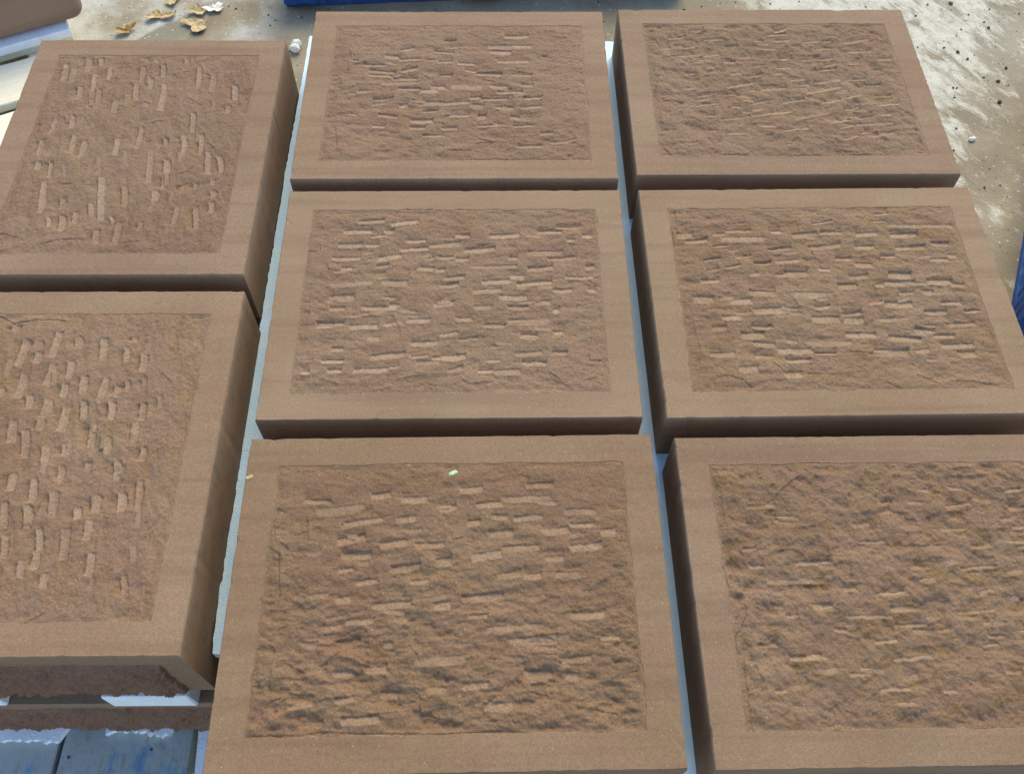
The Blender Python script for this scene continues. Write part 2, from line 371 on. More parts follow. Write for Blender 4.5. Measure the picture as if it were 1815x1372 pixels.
# ------------------------------------------------------------------ tool marks (mm, block coordinates: x1,y1,x2,y2,width) and flake edges
MARKS = {
 'C1': '''-116,114,-91,122,9 -145,96,-118,92,10 -116,85,-76,89,8 -209,84,-200,83,7 -176,55,-125,48,10 -175,41,-126,37,9 -110,53,-81,62,11 -124,32,-80,31,10 -28,143,-6,144,7 -49,111,-11,106,9 -41,78,-12,79,8 -36,41,-11,41,8 -51,5,-24,3,13 -146,16,-82,19,9 -115,1,-75,1,9 -189,71,-143,71,7 -193,-8,-178,-8,9 -71,-6,-39,-6,11 95,156,142,158,12 63,126,149,126,10 63,111,105,108,12 80,79,139,80,8 1,74,32,73,9 35,46,86,43,11 107,41,146,39,9 -11,4,48,1,11 66,7,98,4,11 122,12,147,10,9 78,-8,125,-8,9 169,96,178,96,7 15,55,34,50,7 -66,-38,-26,-40,11 -149,-71,-114,-77,9 -204,-68,-191,-71,6 -109,-45,-94,-43,10 -64,-61,-37,-58,7 -85,-87,-45,-87,11 -60,-129,-23,-127,8 -27,-109,2,-109,9 -87,-106,-59,-106,10 -156,-102,-136,-104,8 -163,-28,-125,-23,7 -22,-77,1,-75,6 -24,-42,22,-38,9 25,-26,46,-25,8 46,-29,98,-26,8 129,-26,164,-24,8 29,-47,50,-50,13 76,-51,109,-52,10 124,-53,162,-49,9 -10,-75,23,-74,8 42,-75,56,-75,13 103,-79,118,-79,11 41,-102,78,-100,7 110,-103,144,-99,7 160,-123,182,-121,9 179,-146,210,-142,8 118,-156,159,-156,10 212,-140,225,-136,6''',
 'R1': '''-160,164,-126,171,7 -199,142,-167,149,7 -172,114,-142,122,7 -222,111,-202,114,7 -201,88,-157,94,7 -127,138,-92,140,7 -134,90,-104,94,7 -88,120,-63,122,7 -156,71,-137,71,7 -102,72,-76,72,7 -176,40,-158,40,7 -134,53,-119,53,7 -91,34,-69,35,7 -41,58,-15,61,7 -101,-2,-50,9,7 -56,26,-27,35,7 -28,134,-14,137,7 -23,110,11,108,7 5,153,38,155,8 20,164,40,169,7 14,80,31,81,7 -3,35,12,36,7 23,164,46,171,7 14,153,40,155,7 16,133,44,134,7 73,130,104,134,7 111,134,131,136,7 125,150,144,153,7 153,129,212,141,7 95,110,125,114,7 162,103,207,103,7 15,80,34,82,7 64,79,74,79,7 87,79,124,83,7 105,62,131,67,7 89,48,124,52,7 150,67,176,67,7 214,77,242,78,7 197,44,214,47,7 25,15,54,21,7 44,4,61,7,7 76,11,108,16,7 145,18,177,19,7 172,3,203,4,7 90,-10,122,-2,7 6,53,32,54,7 4,-8,15,-6,7 -158,-27,-140,-24,7 -179,-55,-122,-47,7 -105,-21,-79,-23,7 -98,-59,-84,-58,7 -61,-50,-18,-39,6 -80,-72,-64,-71,7 -60,-70,-42,-65,6 -156,-84,-137,-82,7 -124,-93,-70,-85,6 -62,-83,11,-71,6 -120,-132,-86,-130,6 -153,-123,-139,-122,6 -52,-114,-25,-113,6 -58,-13,-45,-12,7 -34,-10,14,-7,7 4,-46,43,-39,7 52,-23,109,-7,6 76,-48,114,-40,6 133,-33,158,-25,6 118,-65,150,-56,6 185,-28,217,-26,7 186,-56,228,-51,7 -1,-74,14,-70,6 19,-94,83,-78,6 84,-104,119,-94,6 121,-92,166,-85,6 181,-85,204,-82,6 136,-108,203,-104,6 101,-149,128,-139,6 133,-130,149,-126,6 149,-140,199,-131,6 -9,-124,38,-116,6 100,-117,126,-111,6''',
 'C2': '''-167,161,-123,164,10 -109,156,-63,163,9 -191,140,-146,141,10 -143,128,-118,134,6 -120,140,-105,140,9 -198,109,-158,109,9 -152,108,-131,109,8 -207,79,-161,80,8 -127,79,-91,85,10 -81,117,-49,118,8 -92,99,-43,102,8 -42,107,-19,107,9 -18,109,11,112,9 -205,21,-138,27,9 -118,27,-77,25,12 -129,62,-111,66,7 -203,-3,-166,-1,10 -24,80,-1,81,8 -59,59,-34,57,9 -19,19,7,23,9 -114,-3,-97,-4,6 -47,80,-35,80,8 -188,58,-172,58,8 -28,53,-15,53,8 3,129,26,128,10 64,127,114,131,11 147,138,188,138,9 180,147,219,147,8 19,96,70,99,10 128,89,186,91,10 164,76,211,80,8 6,75,25,76,9 33,59,108,60,7 128,54,169,58,9 191,35,236,35,7 -12,35,19,38,9 51,27,104,30,10 98,38,119,38,10 109,22,166,27,10 -12,21,7,23,8 170,7,200,9,9 35,7,81,10,9 80,-6,123,-6,10 225,127,240,127,10 227,58,240,58,10 229,9,240,9,8 198,117,208,117,9 96,79,108,78,9 -221,-56,-178,-57,7 -220,-62,-195,-62,6 -166,-63,-122,-62,9 -110,-59,-98,-59,7 -73,-52,-38,-52,9 -201,-27,-178,-26,9 -104,-18,-90,-19,8 -149,-25,-93,-25,8 -29,-20,2,-17,9 -18,-82,9,-76,7 -64,-97,-23,-96,9 -206,-130,-173,-129,8 -127,-123,-75,-117,10 -153,-149,-100,-147,10 -97,-144,-84,-142,5 -194,-149,-175,-149,7 -234,-151,-225,-151,7 -55,-135,-19,-133,8 -28,-126,9,-124,9 -135,-86,-117,-88,9 -192,-107,-174,-107,8 -63,-125,-38,-121,5 37,-26,65,-26,10 94,-27,125,-26,9 94,-56,160,-55,10 53,-63,85,-64,9 7,-49,31,-49,9 113,-85,137,-88,10 167,-77,182,-77,9 13,-90,42,-86,6 164,-117,186,-117,9 105,-121,146,-117,9 -13,-126,23,-123,10 115,-136,152,-137,8 70,-153,110,-152,10 45,-151,66,-150,7 -2,-151,19,-144,9 59,-131,78,-131,7 147,-16,161,-17,10 168,-34,176,-34,10 66,-104,81,-102,7''',
 'R2': '''-242,129,-215,129,13 -179,131,-154,133,8 -156,137,-114,137,8 -227,115,-191,120,10 -166,117,-94,116,11 -77,134,-60,135,9 -40,124,2,129,11 11,132,46,133,8 -87,93,-48,98,8 -16,97,40,104,9 -79,65,-40,69,9 -116,64,-89,65,7 -168,54,-143,60,6 -67,41,-30,41,12 -83,39,-67,39,7 -211,29,-182,30,8 -128,38,-115,39,5 -134,2,-93,0,12 -232,-5,-198,-6,6 -59,-5,1,-7,12 -7,50,9,49,9 -181,103,-158,105,6 -202,73,-175,77,6 -145,77,-121,82,6 -1,152,35,158,5 -130,154,-118,155,5 72,126,108,127,10 104,155,127,157,5 117,173,139,174,6 134,145,244,143,7 133,125,179,125,11 64,97,96,98,10 136,96,185,97,10 199,105,229,104,9 27,73,51,74,8 105,77,128,77,7 188,68,218,68,8 221,77,236,77,9 57,58,84,57,11 109,37,145,35,15 40,32,70,33,10 98,18,149,19,10 171,20,212,20,11 210,14,231,13,8 18,13,48,14,11 119,-1,142,0,7 157,-2,173,-2,10 82,15,94,15,8 -231,-11,-199,-12,12 -168,-17,-135,-15,12 -132,-36,-82,-35,11 -187,-50,-158,-49,9 -39,-54,4,-55,16 -207,-70,-186,-69,10 -160,-84,-124,-83,13 -144,-100,-112,-103,10 -88,-96,-73,-97,8 -105,-114,-53,-115,10 -58,-101,13,-102,10 -216,-121,-178,-120,10 -145,-125,-117,-125,8 -48,-121,-15,-121,6 -96,-133,-59,-133,8 -174,-150,-146,-150,12 -96,-161,-78,-161,12 -102,-158,-98,-165,9 -140,-67,-109,-68,8 -30,-31,-7,-29,7 13,-46,43,-43,9 14,-57,44,-57,14 62,-23,83,-21,7 89,-25,132,-25,12 183,-25,216,-23,8 150,-43,186,-42,9 219,-41,241,-40,7 73,-57,96,-56,8 181,-68,227,-66,8 127,-78,157,-79,12 10,-85,57,-86,11 79,-92,129,-97,11 154,-90,186,-90,9 49,-120,102,-122,13 161,-110,212,-109,9 115,-121,137,-118,8 185,-126,210,-126,11''',
 'C3': '''-113,140,-88,143,9 -70,133,-34,134,9 -189,114,-125,122,11 -210,133,-175,131,7 -149,96,-98,103,8 -75,102,-50,105,9 -15,117,7,120,8 -158,69,-122,77,10 -96,63,-61,68,10 -47,62,-8,63,8 -150,49,-111,50,9 -152,27,-135,29,6 -81,28,-42,32,10 -16,36,2,39,11 -125,10,-100,13,7 -51,8,-28,11,7 15,145,45,149,9 112,153,149,155,8 39,123,75,125,9 75,132,145,133,8 61,105,81,105,8 92,102,131,104,8 25,96,42,97,10 56,79,88,80,10 133,81,169,83,10 166,111,208,111,9 172,90,205,91,7 215,78,235,78,10 170,54,212,58,10 75,56,125,58,8 33,43,72,49,10 136,40,159,41,7 69,16,98,19,8 149,15,180,16,9 105,15,126,15,8 -152,-16,-134,-13,10 -102,-24,-52,-20,10 -19,-26,1,-25,10 -168,-53,-145,-52,9 -139,-46,-102,-44,7 -193,-76,-175,-76,8 -148,-74,-119,-70,8 -148,-114,-124,-114,7 -109,-110,-82,-109,8 -85,-76,-76,-76,8 -43,-101,22,-98,9 -85,-140,-64,-141,9 -24,-137,-3,-137,7 -133,-174,-87,-172,10 -178,-176,-160,-176,7 -203,-155,-174,-153,6 -142,-149,-121,-147,7 19,-16,73,-11,9 29,-41,51,-40,6 52,-60,88,-58,9 167,-42,211,-41,9 84,-76,143,-75,9 101,-118,135,-118,10 149,-107,158,-106,6 157,-122,171,-123,9 22,-133,53,-131,9 49,-160,83,-159,10 207,-72,229,-71,6 151,-101,189,-99,7''',
 'R3': '''-207,119,-166,120,7 -168,99,-151,98,5 -221,54,-204,56,5 -215,29,-198,29,5 -149,34,-102,36,7 -193,7,-117,8,7 -90,-5,-73,-5,6 31,124,49,124,4 87,118,121,122,4 -8,110,1,111,3 70,82,100,83,5 54,143,71,143,6 13,25,36,26,4 80,23,130,26,4 104,-10,118,-9,4 -44,-13,-9,-12,4 95,147,114,145,7 -53,63,-18,64,4 158,62,182,62,4 104,54,133,57,6 159,95,184,101,6 -177,-42,-163,-41,4 -92,-44,-34,-44,5 -138,-30,-114,-29,11 -220,-80,-196,-80,5 -181,-99,-141,-97,8 -153,-116,-123,-116,7 -107,-122,-80,-120,5 -208,-142,-196,-141,4 -113,-61,-97,-62,6 -40,-14,-11,-12,4 -30,-34,1,-33,9 -29,-57,13,-55,5 60,-41,109,-38,4 -63,-80,-35,-78,4 92,-73,113,-73,3 82,-84,102,-84,3 -41,-103,8,-99,4 27,-65,41,-64,4 -68,-142,-31,-141,4 -52,-160,-30,-160,4 56,-47,80,-47,6 101,-122,119,-121,4 11,-145,25,-145,4 99,-14,107,-14,6''',
 'A': '''-177,226,-173,178,11 -157,210,-154,174,11 -134,242,-132,208,12 -112,245,-108,224,10 -88,215,-84,183,9 -114,196,-108,150,9 -133,161,-130,126,10 -95,152,-90,102,10 -57,124,-56,92,11 -160,75,-161,33,8 -130,81,-124,48,9 -171,17,-167,-21,9 -113,29,-110,-15,10 -90,13,-89,-27,10 -32,19,-29,-21,9 -24,219,-20,176,10 14,224,20,190,9 -1,237,-2,230,10 58,240,59,226,9 87,215,93,158,11 120,190,119,150,10 162,166,169,126,10 158,109,161,90,9 -2,183,1,159,9 -29,172,-22,126,10 27,168,32,96,11 2,114,0,106,12 96,88,101,41,10 90,29,96,-21,9 121,31,126,-17,9 6,52,9,-1,9 55,23,59,5,8 -163,-39,-163,-55,9 -141,-37,-135,-75,8 -140,-89,-128,-160,10 -40,-79,-19,-180,11 -97,-127,-93,-150,11 -88,-167,-82,-201,11 -45,-140,-39,-167,10 -67,-160,-65,-184,9 -3,-171,5,-190,7 -22,-201,-18,-230,10 14,-184,15,-232,11 -111,-173,-105,-192,8 35,-12,45,-89,10 69,-34,74,-67,11 71,-71,76,-101,10 63,-111,65,-131,11 6,-101,15,-144,11 139,-12,147,-67,10 162,-24,172,-63,9 130,-91,131,-101,9 158,-83,160,-93,9 164,-111,169,-121,10 166,-139,169,-160,9 140,-150,149,-198,10 109,-150,109,-192,10 51,-186,53,-201,9''',
 'B': '''-93,203,-95,155,13 -72,201,-73,188,13 -67,179,-69,162,11 -44,218,-47,172,12 -12,209,-8,190,11 30,205,35,166,11 -39,155,-42,119,12 -12,163,-10,134,11 15,134,17,104,11 -80,138,-79,98,12 -62,100,-58,78,11 -13,121,-12,100,11 51,129,46,88,12 -30,92,-33,62,13 -34,58,-33,42,12 23,90,28,59,10 0,78,0,39,12 -75,54,-69,20,11 -53,40,-43,-5,11 46,49,51,12,11 13,14,16,-3,10 -15,12,-10,-20,11 75,25,78,0,11 65,88,70,59,10 -118,232,-118,223,12 -107,113,-106,101,9 69,187,74,163,9 100,176,102,144,11 78,207,77,200,8 71,116,69,100,9 67,87,71,59,10 83,125,85,110,8 115,87,117,59,11 110,51,113,19,11 131,8,132,-12,9 98,-15,97,-25,11 -51,-34,-49,-59,11 -17,-44,-13,-77,10 17,-21,20,-45,10 55,-16,55,-27,9 -51,-80,-43,-117,10 -15,-85,-9,-112,11 -10,-114,-11,-126,9 17,-64,22,-99,11 56,-90,59,-105,11 80,-72,82,-94,10 78,-109,80,-136,10 9,-121,18,-155,10 15,-157,16,-179,10 -36,-131,-30,-162,10 -4,-169,0,-191,10 47,-121,53,-164,11 34,-188,36,-205,10 92,-159,94,-190,9 115,-66,119,-93,11 137,-46,142,-91,10 80,-69,83,-91,9 98,-16,101,-44,10''',
}
CRACKS = {
 'C1': '''-219,115,-213,92 -217,69,-218,55 -233,39,-228,21,-226,-3 -71,43,-58,32 -208,73,-184,80 43,89,55,76 3,119,16,115 52,149,58,132 104,53,144,46 52,28,95,12 -227,-112,-222,-135,-220,-159 -146,-166,-125,-165 -87,-167,-71,-171 -72,-154,-64,-160,-59,-155 -239,-43,-231,-17 41,-149,67,-146 -8,-166,30,-166 19,-188,136,-188,244,-188 44,-138,62,-144''',
 'R1': '''-236,73,-242,41 -235,30,-236,11,-244,-10 -228,137,-222,117 -249,154,-241,154 183,172,202,165 154,149,138,139 -241,-4,-248,-22,-236,-47,-240,-72,-241,-98,-240,-111 -251,-150,-235,-178,-227,-189 -184,-85,-168,-99 -231,-40,-212,-38,-192,-43 -8,-176,-8,-184 -132,-184,-86,-186 82,-147,83,-170,98,-179 59,-121,73,-143 -2,-188,86,-187,176,-185''',
 'C2': '''-214,65,-211,55,-205,55 -75,54,-75,44 -238,17,-237,-6 -196,99,-191,100 -232,112,-229,95,-253,96 240,35,252,40 231,30,241,23 33,104,60,111 135,104,141,97 184,156,225,154 -235,-21,-237,-57 -203,-165,-182,-171 -76,-163,-58,-159,-26,-160 -99,-39,-88,-60,-82,-79 -154,-41,-117,-43 20,-167,29,-174,57,-172 152,-166,175,-173,186,-181 207,-21,204,-49 222,-119,222,-132,238,-133 224,-88,225,-98 216,-167,231,-165 31,-23,43,-37 162,-71,174,-86 158,-156,169,-165''',
 'R2': '''-28,151,-28,136 -175,153,-157,143 -21,118,-21,107 -14,92,-11,79 -251,141,-250,104 -240,188,-241,167 146,55,154,47 111,52,108,36 75,145,70,115 152,160,165,151 74,15,76,-7 -238,-30,-238,-61,-236,-89,-233,-116,-237,-138 -204,-162,-190,-162,-173,-169,-161,-182 -104,-131,-102,-149 -110,-12,-109,-25 -64,-16,-59,-32 -67,-158,-46,-159 -32,-160,-15,-160 -119,-138,-105,-154 109,-166,118,-168,134,-179 53,-178,71,-186 162,-177,188,-178,225,-183 157,-19,156,-35 229,-104,227,-113 9,-119,55,-122 114,-123,113,-132''',
 'C3': '''-248,115,-251,97,-246,78 -250,61,-237,51 -238,51,-231,-9 -19,179,-25,151 -237,70,-227,60 -205,109,-200,76 101,172,114,168 80,97,81,87 6,70,17,74 -228,-75,-231,-89,-230,-136,-232,-146 -159,-98,-139,-83,-126,-80 -134,-168,-99,-167,-63,-162 -53,-75,-39,-94 -35,-151,-35,-165,6,-175 -226,-148,-215,-144 -245,-190,-185,-189,-149,-186,-98,-189,6,-191 -209,-101,-187,-112 -203,-155,-174,-150 -160,-148,-119,-142 -8,-191,79,-188 192,-164,218,-171 56,-174,68,-184,85,-188 22,-114,31,-126 94,-70,144,-67 160,-37,191,-34 111,-92,143,-95 107,-142,128,-145 79,-170,88,-182''',
 'R3': '''-254,132,-255,94,-255,71,-254,28,-250,3 -242,143,-243,107,-241,85 -241,44,-240,25,-235,10,-234,-10 -162,137,-141,155,-122,168 -73,37,-75,21 9,147,6,126 130,96,130,86 17,79,14,59 100,77,101,62 -231,-28,-231,-38,-238,-55,-251,-70,-251,-87 -243,-97,-245,-122,-245,-144,-247,-189 -224,-131,-230,-146 -100,-8,-106,-30 -140,-97,-141,-105 -173,-29,-171,-41 -230,-105,-222,-131 47,-72,51,-84 108,-47,102,-59''',
 'A': '''-190,212,-181,212 194,188,197,159,178,145 167,213,169,195 61,202,67,206 95,203,109,194 82,126,104,112 26,62,41,69 132,11,149,-3 -185,-210,-167,-214,-150,-219 -101,-230,-83,-223,-42,-221 -108,-93,-89,-94 -24,-89,-18,-77 99,-68,112,-61,116,-52 181,-121,194,-150 127,-175,141,-218 96,-101,113,-91 33,-229,54,-227''',
 'B': '''-150,251,-126,237,-70,244,-43,241 169,172,186,137,189,129,189,101,179,87 85,176,93,161,89,148 178,189,176,183 134,139,149,125 3,-254,10,-248 29,-253,38,-248,45,-242 83,-215,87,-222 178,-100,164,-123,167,-149 89,-125,93,-140,91,-167 124,-175,123,-205,122,-236 171,-194,174,-205,180,-255''',
}


# ------------------------------------------------------------------ ground
def make_ground():
    s = 40.0
    me = mesh_np('ground', [(-s, -s, 0), (s, -s, 0), (s, s, 0), (-s, s, 0)], [(0, 1, 2, 3)])
    tag(link('ground', me, MAT_GROUND), kind='structure')


make_ground()


# ------------------------------------------------------------------ stone blocks
def loops_mesh(name, loops, cap_first=None, cap_last=None):
    """bridge successive closed loops (same vertex count) with quads"""
    n = len(loops[0])
    co = np.concatenate(loops)
    q = []
    for i in range(len(loops) - 1):
        a, b = i * n, (i + 1) * n
        idx = np.arange(n); nx = (idx + 1) % n
        q.append(np.stack([a + idx, a + nx, b + nx, b + idx], 1))
    q = np.concatenate(q)
    me = bpy.data.meshes.new(name)
    faces = [tuple(int(v) for v in f) for f in q]
    if cap_first: faces.append(tuple(range(n - 1, -1, -1)))
    if cap_last: faces.append(tuple(range((len(loops) - 1) * n, len(loops) * n)))
    me.from_pydata([tuple(map(float, c)) for c in co], [], faces)
    me.update()
    return me


def rect_loop(hw, hd, z, n, jit, rng, chips=None, lower=0.0):
    """closed rectangle with n points a side; slight wander; chips = [(pos, half width, depth)]"""
    t = np.linspace(0, 1, n, endpoint=False)
    s = []
    for (ax, ay), (bx, by) in (((-hw, -hd), (hw, -hd)), ((hw, -hd), (hw, hd)), ((hw, hd), (-hw, hd)), ((-hw, hd), (-hw, -hd))):
        s.append(np.stack([ax + (bx - ax) * t, ay + (by - ay) * t, np.full(n, z)], 1))
    p = np.concatenate(s)
    N = len(p)
    if jit:
        w = rng.normal(0, 1, N)
        ker = np.array([.25, .5, .25])
        w = np.convolve(np.concatenate([w[-1:], w, w[:1]]), ker, 'valid') * jit
        nrm = p[:, :2] / np.maximum(np.abs(p[:, :2] / np.array([hw, hd])).max(1, keepdims=True), 1e-6)
        side = np.abs(p[:, 0]) / hw > np.abs(p[:, 1]) / hd
        p[side, 0] += w[side]; p[~side, 1] += w[~side]
    if chips is not None:
        i = np.arange(N)
        for c, hwid, dep in chips:
            d = np.abs((i - c + N / 2) % N - N / 2)
            k = np.clip(1 - d / hwid, 0, 1) ** 0.7 * dep
            sx = np.sign(p[:, 0]); sy = np.sign(p[:, 1])
            side = np.abs(p[:, 0]) / hw > np.abs(p[:, 1]) / hd
            p[side, 0] -= (sx * k)[side]; p[~side, 1] -= (sy * k)[~side]
            p[:, 2] -= k * lower
    return p


def body_mesh(name, w, d, h, m, seed):
    """sawn block, top at z = 0, with the margin round a sunk panel bed"""
    rng = np.random.default_rng(seed)
    n = 90
    hw, hd = w / 2, d / 2
    N = 4 * n
    chips = [(rng.integers(0, N), rng.uniform(1.0, 2.6), rng.uniform(0.0004, 0.0012)) for _ in range(26)]
    chips += [(rng.integers(0, N), rng.uniform(1.0, 1.6), rng.uniform(0.0008, 0.0018)) for _ in range(2)]
    b = 0.0014
    L = [rect_loop(hw - .001, hd - .001, -h, n, 0, rng),
         rect_loop(hw, hd, -h + .002, n, 0, rng),
         rect_loop(hw, hd, -b * 2.2, n, .00012, rng, chips, 0.0),
         rect_loop(hw - b, hd - b, 0, n, .00025, rng, chips, 0.5)]
    for f in (0.33, 0.66):
        L.append(rect_loop(hw - b - (m - b) * f, hd - b - (m - b) * f, 0, n, 0, rng))
    bites = [(rng.integers(0, N), rng.uniform(1.0, 3.0), -rng.uniform(.0006, .0018)) for _ in range(46)]
    bites += [(rng.integers(0, N), rng.uniform(1.2, 4.0), rng.uniform(.0004, .0012)) for _ in range(30)]
    L += [rect_loop(hw - m, hd - m, 0, n, .0005, np.random.default_rng(seed + 7), bites),
          rect_loop(hw - m - .0009, hd - m - .0009, -.0012, n, .0005, np.random.default_rng(seed + 7), bites),
          rect_loop(hw - m - .001, hd - m - .001, -.022, n, .0005, np.random.default_rng(seed + 7), bites)]
    return loops_mesh(name, L, cap_first=True, cap_last=True)


def relief(PW, PD, step, seed, marks, cracks, vertical=False, rough=1.0, gainy=None, lip=False, edge0=-0.7, edge1=0.8, depth=1.0, stain=0.0, iso=False, tuck=0.0):
    """height field (mm) of a hand-tooled rock face, plus wear masks"""
    nx = int(round((PW + 2 * tuck) / step)) + 1; ny = int(round((PD + 2 * tuck) / step)) + 1
    xs = np.linspace(-PW / 2 - tuck, PW / 2 + tuck, nx); ys = np.linspace(-PD / 2 - tuck, PD / 2 + tuck, ny)
    X, Y = np.meshgrid(xs, ys)
    N1, N2, N3 = Noise(seed), Noise(seed + 1), Noise(seed + 2)
    wx = X + 9 * N2.fbm(X / 40, Y / 40 + 5, 2); wy = Y + 9 * N3.fbm(X / 40 + 3, Y / 40, 2)
    e = np.minimum(PW / 2 - np.abs(X), PD / 2 - np.abs(Y))
    e2 = e + 9 * N1.fbm(X / 22, Y / 22, 3)
    H = edge0 + (edge1 - edge0) * sstep(2, 22, e2)
    inner = sstep(0, 9, e)
    low = 1.5 * N1.fbm(wx / 75, wy / 75, 2)
    A, B = (Y, X) if vertical else (X, Y)      # A runs along the strokes, B across
    sgn = -1.0 if vertical else 1.0
    jx, jy = N2.fbm(X / 6, Y / 6 + 70, 3), N3.fbm(X / 6 + 70, Y / 6, 3)      # ragged breakage
    # hollows knocked out between the cuts, steeper on their far side
    hol = 0
    for kk, (la, lb, amp) in enumerate(((34, 30, 2.6), (17, 15, 1.5)) if iso else ((44, 24, 2.6), (24, 13, 1.5))):
        nn = N2.fbm((A + 3 * jx) / la + 19 * kk, (B + 3 * jy) / lb + 7 * kk, 3, .5)
        hol = hol + amp * (nn - 0.35 * np.abs(nn))
    led = 0
    for kk, (la, lb, amp) in enumerate(((60, 26, 1.2),)):
        ph = sgn * (B + 3.0 * jy) / lb + 0.8 * N2.fbm(A / la + 7 * kk, B / (la * .8), 3) + 11 * kk
        fr = ph - np.floor(ph)
        saw = np.where(fr < 0.20, fr / 0.20, (1 - fr) / 0.80)
        gate = sstep(0.60, 0.74, N3((A + 5 * jx) / (la * .5) + 31 * kk, (B + 4 * jy) / (lb * .9) + 13))
        led = led + amp * (saw - .5) * gate
    mid = hol + 0.72 * N2.fbm(X / 7 + 50, Y / 7, 4, .62)
    g = rough if gainy is None else rough * (gainy[0] + (gainy[1] - gainy[0]) * sstep(-PD / 2, PD / 2, -Y))
    H = H + inner * (low + led + mid) * g
    base = H.copy()
    flat = np.zeros_like(H); bru = np.zeros_like(H); och = np.zeros_like(H)
    rng = np.random.default_rng(seed + 9)
    for (x1, y1, x2, y2, w) in marks:
        weak = .5 if w < 0 else 1.0
        w = abs(w)
        L = math.hypot(x2 - x1, y2 - y1) + 3.0
        cx, cy = (x1 + x2) / 2, (y1 + y2) / 2
        ax, ay = (x2 - x1), (y2 - y1)
        q = math.hypot(ax, ay) or 1.0
        ax, ay = ax / q, ay / q
        tx, ty = -ay, ax                        # across; points to the deep side
        if vertical:
            if tx > 0: tx, ty = -tx, -ty
        elif ty < 0: tx, ty = -tx, -ty
        w = max(4.5, min(w, 13.0)) * rng.uniform(.9, 1.1) * (1.0 if lip else 1.22)
        R = L / 2 + 20
        i0, i1 = np.searchsorted(xs, [cx - R, cx + R]); j0, j1 = np.searchsorted(ys, [cy - R, cy + R])
        if i1 - i0 < 2 or j1 - j0 < 2: continue
        sl = (slice(j0, j1), slice(i0, i1))
        x, y = X[sl], Y[sl]
        s = (x - cx) * ax + (y - cy) * ay
        wob = 0.9 * N1.fbm(s / 9 + cx, s * 0 + cy, 2)
        t = (x - cx) * tx + (y - cy) * ty + wob - (s / (L / 2)) ** 2 * rng.uniform(-.6, .9)
        d = depth * rng.uniform(2.8, 4.6) * (0.75 if w < 6 else 1.0) * (0.5 if L > 62 else 1.0) * weak
        ends = sstep(L / 2 + 1.3, L / 2 - 1.0, np.abs(s + 1.8 * N2.fbm(t / 3 + cx, t * 0 + cy, 2)))
        tap = 1 - rng.uniform(.1, .5) * np.clip(np.abs(s) / (L / 2), 0, 1) ** 2
        fr_ = -w / 2 + (1 - tap) * w * .6 + 1.6 * N3.fbm(s / 6 + cy, s * 0 + cx, 3)
        fac = ends * sstep(fr_ - 1.6, fr_ + .8, t) * sstep(w / 2 + .55, w / 2 - .45, t)
        b0 = np.median(base[sl][np.hypot(x - cx, y - cy) < 9]) if (np.hypot(x - cx, y - cy) < 9).any() else 0
        loc = 0.55 * b0 + 0.45 * base[sl]
        u = np.clip((t + w / 2) / w, 0, 1)
        plane = (loc - 0.55 * d * (1 - u) if vertical else loc - d * u) + 0.12 * np.sin(s * 2.1 + 2 * N2(s / 5 + cx, t * .12))
        # spalled scoop above the cut
        sc = (sstep(L / 2 + 1, L / 2 - 9, np.abs(s)) if vertical else ends ** .6) * sstep(w / 2 - .6, w / 2 + .2, t) * np.exp(-np.maximum(t - w / 2, 0) / (6.5 if not lip else 9.0))
        sc2 = sstep(L / 2 + 7, L / 2 - 5, np.abs(s)) * np.exp(-np.abs(t - w / 2 - 5) / 6.0) * sstep(-w / 2, w / 2, t)
        H[sl] = H[sl] - sc * d * (0.80 if vertical else 0.42) * (1 - fac) - sc2 * 0.7 * rng.uniform(0, 1) * (1 - fac)
        # raised burr in front of the cut
        bur = ends * np.exp(-((t + w / 2 + 1.0) / 1.7) ** 2)
        H[sl] = H[sl] + bur * rng.uniform(0.1, 0.75)
        H[sl] = H[sl] * (1 - fac) + plane * fac
        flat[sl] = np.maximum(flat[sl], fac)
        bs = (rng.uniform(.45, 1.1) if vertical else rng.uniform(.42, 1.1)) * weak
        bru[sl] = np.maximum(bru[sl], fac * bs * (0.35 + 0.8 * N3(x / 2.4, y / 2.4)) * (.65 + .35 * u))
        if vertical:
            och[sl] = np.maximum(och[sl], sc * (1 - fac) * rng.choice([0, .25, .6]) * N2(x / 6, y / 6))
        if lip:
            rim = ends * np.exp(-((t - w / 2 + 0.9) / 0.8) ** 2)
            bru[sl] = np.maximum(bru[sl], 1.35 * rim)
            H[sl] += rim * 0.9
            oo = sstep(L / 2 + 5, L / 2 - 4, np.abs(s)) * np.exp(-((t + w / 2 + 3) / 4.0) ** 2) * rng.choice([0, .3, .8, 1.0])
            och[sl] = np.maximum(och[sl], oo * (0.3 + 0.7 * N2(x / 5, y / 5)))
    for pts in cracks:
        P = np.array(pts, float).reshape(-1, 2)
        cw = rng.uniform(0.6, 1.05); cd = rng.uniform(0.9, 2.2)
        lo, hi = P.min(0) - 14, P.max(0) + 14
        i0, i1 = np.searchsorted(xs, [lo[0], hi[0]]); j0, j1 = np.searchsorted(ys, [lo[1], hi[1]])
        if i1 - i0 < 2 or j1 - j0 < 2: continue
        sl = (slice(j0, j1), slice(i0, i1))
        x = X[sl] + 1.6 * N1.fbm(X[sl] / 7, Y[sl] / 7, 2); y = Y[sl] + 1.6 * N2.fbm(X[sl] / 7, Y[sl] / 7, 2)
        dm = np.full(x.shape, 1e9); side = np.zeros(x.shape)
